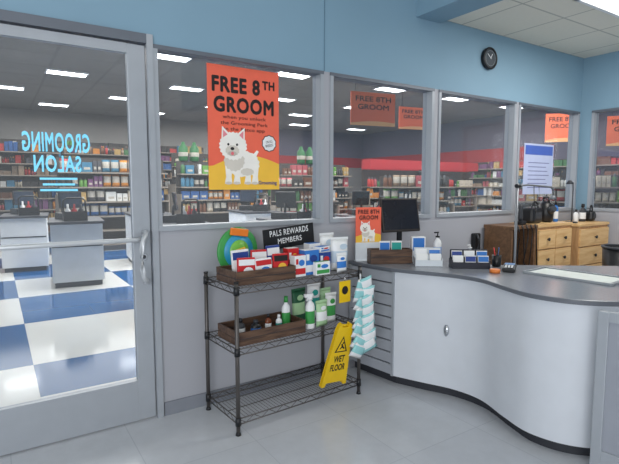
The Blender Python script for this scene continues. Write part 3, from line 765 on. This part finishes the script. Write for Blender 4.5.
# ---------------------------------------------------------------- store contents
def checkout():
    p=thing('checkout_counter','white checkout counter with dark top in the store','counter',(0,0,0),group='store checkout counters')
    g1=M('checkout panel',(228,230,232),.5)
    b=MB();b.b2(-.35,.35,-.55,.55,.08,.94,g1);b.b2(-.32,.32,-.52,.52,0,.08,dark);b.b2(-.34,.34,-.556,-.55,.6,.62,dark);b.obj('counter_body',p)
    b=MB();b.b2(-.38,.38,-.6,.6,.94,.98,M('checkout top',(60,62,68),.4),.006);b.obj('counter_top',p)
    return p
def register(loc,rz):
    p=thing('cash_register','black point of sale terminal on the checkout counter','cash register',loc,rz,'point of sale terminals')
    b=MB();b.box((0,0,.05),(.36,.34,.1),black,bev=.006);b.obj('cash_drawer',p)
    b=MB();b.box((0,.0,.30),(.36,.03,.26),black,rot=(-.15,0,0),bev=.006);b.cyl((0,.03,.1),(0,.02,.24),.02,black,10);b.obj('screen_housing',p)
    b=MB();b.box((0,-.02,.30),(.32,.004,.22),M('dim screen',(44,54,70),.2,emit=.1),rot=(-.15,0,0));b.obj('screen',p)
    return p
c0=checkout();c0.location=(1.05,5.3,0);c0.rotation_euler=(0,0,-.1)
spots=[(.45,7.2),(2.2,3.7),(3.9,3.4),(5.6,3.6),(7.4,4.2),(2.5,6.6),(4.6,6.2)]
for (x,y) in spots: copything(c0,(x,y,0),-.1)
r0=register((1.0,5.4,.98),.3)
for k,(x,y) in enumerate(spots): copything(r0,(x,y+.2,.98),.3+k*.9)
def supply(loc,rz):
    p=thing('supply_caddy','dark supply caddy with bottles on the checkout counter','caddy',loc,rz,'supply caddies on the checkouts')
    b=MB();b.b2(-.16,.16,-.11,.11,0,.01,black);b.b2(-.16,.16,-.11,-.10,.01,.14,black);b.b2(-.16,.16,.10,.11,.01,.14,black);b.b2(-.16,-.15,-.1,.1,.01,.14,black);b.b2(.15,.16,-.1,.1,.01,.14,black);b.obj('caddy_body',p)
    b=MB();b.tube([(-.155,0,.12),(-.15,0,.3),(-.1,0,.34),(.1,0,.34),(.15,0,.3),(.155,0,.12)],.012,black);b.obj('caddy_handle',p)
    for k,mm in enumerate((white,redw,dark)):
        b=MB();b.lathe([(.035,.011),(.038,.02),(.038,.16),(.014,.19),(.014,.25)],(-.09+.09*k,.03,0),mm,12);b.obj('bottle',p)
    return p
s0=supply((1.0,4.95,.98),0)
for k,(x,y) in enumerate(spots): copything(s0,(x+.05,y-.32,.98),.4*k)

PM=[M(f'package colour {i}',c,.5) for i,c in enumerate(PAL)]
lc=M('label cream',(184,178,166),.7)
def proto_box(w,h):
    b=MB();b.box((0,0,h/2),(w,.1,h),PM[0],bev=.004);b.b2(-w*.3,w*.3,-.0515,-.05,h*.25,h*.5,lc);o=b.obj('product_box')
    return tag(o,'printed pet product box on a store shelf','box','boxes on the store shelves')
def proto_bottle(r,h):
    b=MB();b.lathe([(r*.9,0),(r,.01),(r,h*.7),(r*.45,h*.8),(r*.45,h)],(0,0,0),[PM[0],PM[0],PM[0],dark],12);o=b.obj('product_bottle')
    return tag(o,'plastic pet product bottle on a store shelf','bottle','bottles on the store shelves')
def proto_bag(w,h):
    b=MB();b.pillow((0,0,0),w,.1,h,PM[0],6,lc);o=b.obj('product_bag')
    return tag(o,'soft pet food bag on a store shelf','bag','bags on the store shelves')
protos=[(proto_box(.165,.28),.182),(proto_box(.11,.18),.126),(proto_box(.22,.22),.238),(proto_bottle(.055,.29),.115),(proto_bottle(.04,.2),.085),(proto_bag(.18,.29),.195),(proto_bag(.13,.21),.142),(proto_box(.08,.25),.095)]
SP=.335
def bulkfill(p,L,h):
    bulk=MB()
    for z in [.12+k*SP for k in range(int((h-.02)/SP))]:
        lx=-L/2+.02
        while lx<L/2-.12:
            m=random.choice(PM);w_=random.choice((.06,.08,.11,.15,.2));hh=random.uniform(.12,.31);n=random.randint(1,3)
            for k in range(n):
                if lx+w_>L/2-.01: break
                ly=-.2+random.uniform(-.06,.08);h2=hh*random.uniform(.9,1)
                wx=lx+w_/2;wy=ly
                if w_<.1:
                    bulk.cyl((wx,wy,z+.021),(wx,wy,z+.021+h2*.75),w_*.46,m,8);bulk.cyl((wx,wy,z+.021+h2*.75),(wx,wy,z+.021+h2),w_*.25,random.choice(PM),6)
                else: bulk.box((wx,wy,z+.021+h2/2),(w_-.012,.12,h2),m,rot=(0,random.uniform(-.04,.04),random.uniform(-.15,.15)))
                lx+=w_
            lx+=random.uniform(0,.02)
    o=bulk.obj('stocked_goods',p);o["kind"]="stuff"
pending=[]
def gondola(x,y,rz,L=2.4,h=2.0,hdr=None,items=True,lab='metal store shelving unit stocked with pet products'):
    p=thing('shelving_unit',lab,'shelf',(x,y,0),rz)
    b=MB();b.b2(-L/2,L/2,-.02,.02,0,h,M('gondola back',(70,64,60),.7));b.b2(-L/2,L/2,-.4,.4,0,.12,dark);b.obj('shelf_back',p)
    for e in (-1,1):
        b=MB();b.b2(e*(L/2+.01)-.01,e*(L/2+.01)+.01,-.4,.4,.0,h*.6,shelfm);b.obj('end_panel',p)
    zs=[.12+k*SP for k in range(int((h-.02)/SP))]
    for z in zs:
        b=MB();b.b2(-L/2,L/2,-.38,-.021,z,z+.02,shelfm);b.b2(-L/2,L/2,-.385,-.38,z-.012,z+.022,shelfm);b.obj('shelf',p)
    if hdr:
        b=MB();b.b2(-L/2,L/2,-.4,-.36,h+.02,h+.30,hdr);b.b2(-L/2,-L/2+.04,-.36,.0,h+.02,h+.30,hdr);b.b2(L/2-.04,L/2,-.36,0,h+.02,h+.30,hdr);b.b2(-L/2,L/2,-.02,.02,h,h+.30,hdr);b.obj('header_fascia',p)
    c,s=math.cos(rz),math.sin(rz)
    if items:
        for z in zs[2:]:
            lx=-L/2+.03
            while lx<L/2-.12:
                pr,w_=random.choice(protos);m=random.choice(PM)
                for k in range(random.randint(1,3)):
                    if lx+w_>L/2-.03: break
                    ly=-.24;cx=lx+w_/2
                    pending.append((pr,m,(x+cx*c-ly*s,y+cx*s+ly*c,z+.021),rz+random.uniform(-.05,.05)));lx+=w_
                lx+=random.uniform(0,.015)
    else: bulkfill(p,L,h)
    return p
for x,y,rz in [(2.4,9.2,0),(5.2,9.4,0),(8.0,9.0,0)]: gondola(x,y,rz,h=2.15)
for x,y in [(10.6,8.4),(13.15,8.4)]:
    gondola(x,y,0,2.4,2.0,hdr=redw,lab='store shelving unit with red header fascia stocked with products')
for x,y,h in [(.3,13.5,2.75),(3.2,13.5,2.75),(6.4,13.0,2.6),(9.6,12.6,2.1)]:
    gondola(x,y,0,2.8,h,items=False,lab='tall store shelving unit full of packaged goods')
for x in (.0,3.0,6.0,9.0,12.0): gondola(x,16.5,0,2.9,3.1 if x<8 else 2.4,items=False,lab='tall wall shelving full of pet products')
for y in (14,11,8,5,2,-1): gondola(16.0,y,-pi/2,2.9,2.4,items=False,lab='tall wall shelving full of packaged goods')
gondola(11.2,3.2,-.9,2.4,1.75,items=True)
gondola(9.0,5.8,-.5,1.8,1.75,items=True)
gondola(13.6,.6,-1.1,2.4,2.1,items=False,lab='store shelving unit full of packaged goods near corner')
gondola(6.3,6.9,-.2,1.6,1.75,items=True)
pending.sort(key=lambda q:(q[2][0])**2+(q[2][1]+3.05)**2)
seen=set()
for pr,m,loc,rz in pending:
    if pr.name not in seen: seen.add(pr.name);o=pr
    else: o=pr.copy();C.objects.link(o)
    o.location=loc;o.rotation_euler=(0,0,rz)
    sl=o.material_slots[0];sl.link='OBJECT';sl.material=m
for pr,_ in protos:
    if pr.name not in seen: bpy.data.objects.remove(pr)
g0=None
gcm=M('container green',(44,112,60),.5)
for (x,y) in ((4.2,9.42),(4.5,9.42),(7.6,9.02),(7.9,9.02)):
    if g0 is None:
        g0=p=thing('green_container','tall green bottle-shaped container on top of the shelving','container',(x,y,2.15),group='green containers on the shelving')
        b=MB();b.lathe([(.10,0),(.12,.02),(.12,.34),(.06,.42),(.04,.50)],(0,0,0),gcm,16);b.obj('bottle_body',p)
        b=MB();b.lathe([(.122,.12),(.124,.13),(.124,.22),(.122,.23)],(0,0,0),lc,16);b.obj('bottle_label',p)
    else: copything(g0,(x,y,2.15))

# ---------------------------------------------------------------- lights
def area(x,y,z,sx,sy,e,col=(1,1,1),rot=(0,0,0)):
    l=bpy.data.lights.new('area','AREA');l.shape='RECTANGLE';l.size=sx;l.size_y=sy;l.energy=e;l.color=col
    o=bpy.data.objects.new('area_light',l);C.objects.link(o);o.location=(x,y,z);o.rotation_euler=rot
area(3.0,6.0,4.05,7,5,640,(1,.96,.90));area(11,6.0,4.05,7,7,620,(1,.96,.90));area(6,13,4.05,14,5,620,(1,.96,.90))
area(4.45,-1.22,2.92,1.1,.5,34,(1,.96,.90))
area(1.6,-3.0,3.7,2.2,2.2,16,(1,.99,.97))
area(-2.6,-5.4,1.9,3.2,2.4,165,(.93,.96,1),(math.radians(80),0,math.radians(-38)))
w=bpy.data.worlds.new('World');bpy.context.scene.world=w;w.use_nodes=True
w.node_tree.nodes['Background'].inputs[0].default_value=(.88,.94,1,1);w.node_tree.nodes['Background'].inputs[1].default_value=.58

# ---------------------------------------------------------------- camera
cam=bpy.data.cameras.new('Camera');co=bpy.data.objects.new('Camera',cam);C.objects.link(co);bpy.context.scene.camera=co
cam.sensor_width=36;cam.lens=480/619*36;cam.clip_end=100
th=math.atan(46/480);yaw=math.radians(56.8)
d=Vector((math.cos(yaw)*math.cos(th),math.sin(yaw)*math.cos(th),-math.sin(th)))
co.location=(0,-3.05,1.5);co.rotation_euler=d.to_track_quat('-Z','Y').to_euler()
bpy.context.scene.view_settings.view_transform='Standard'
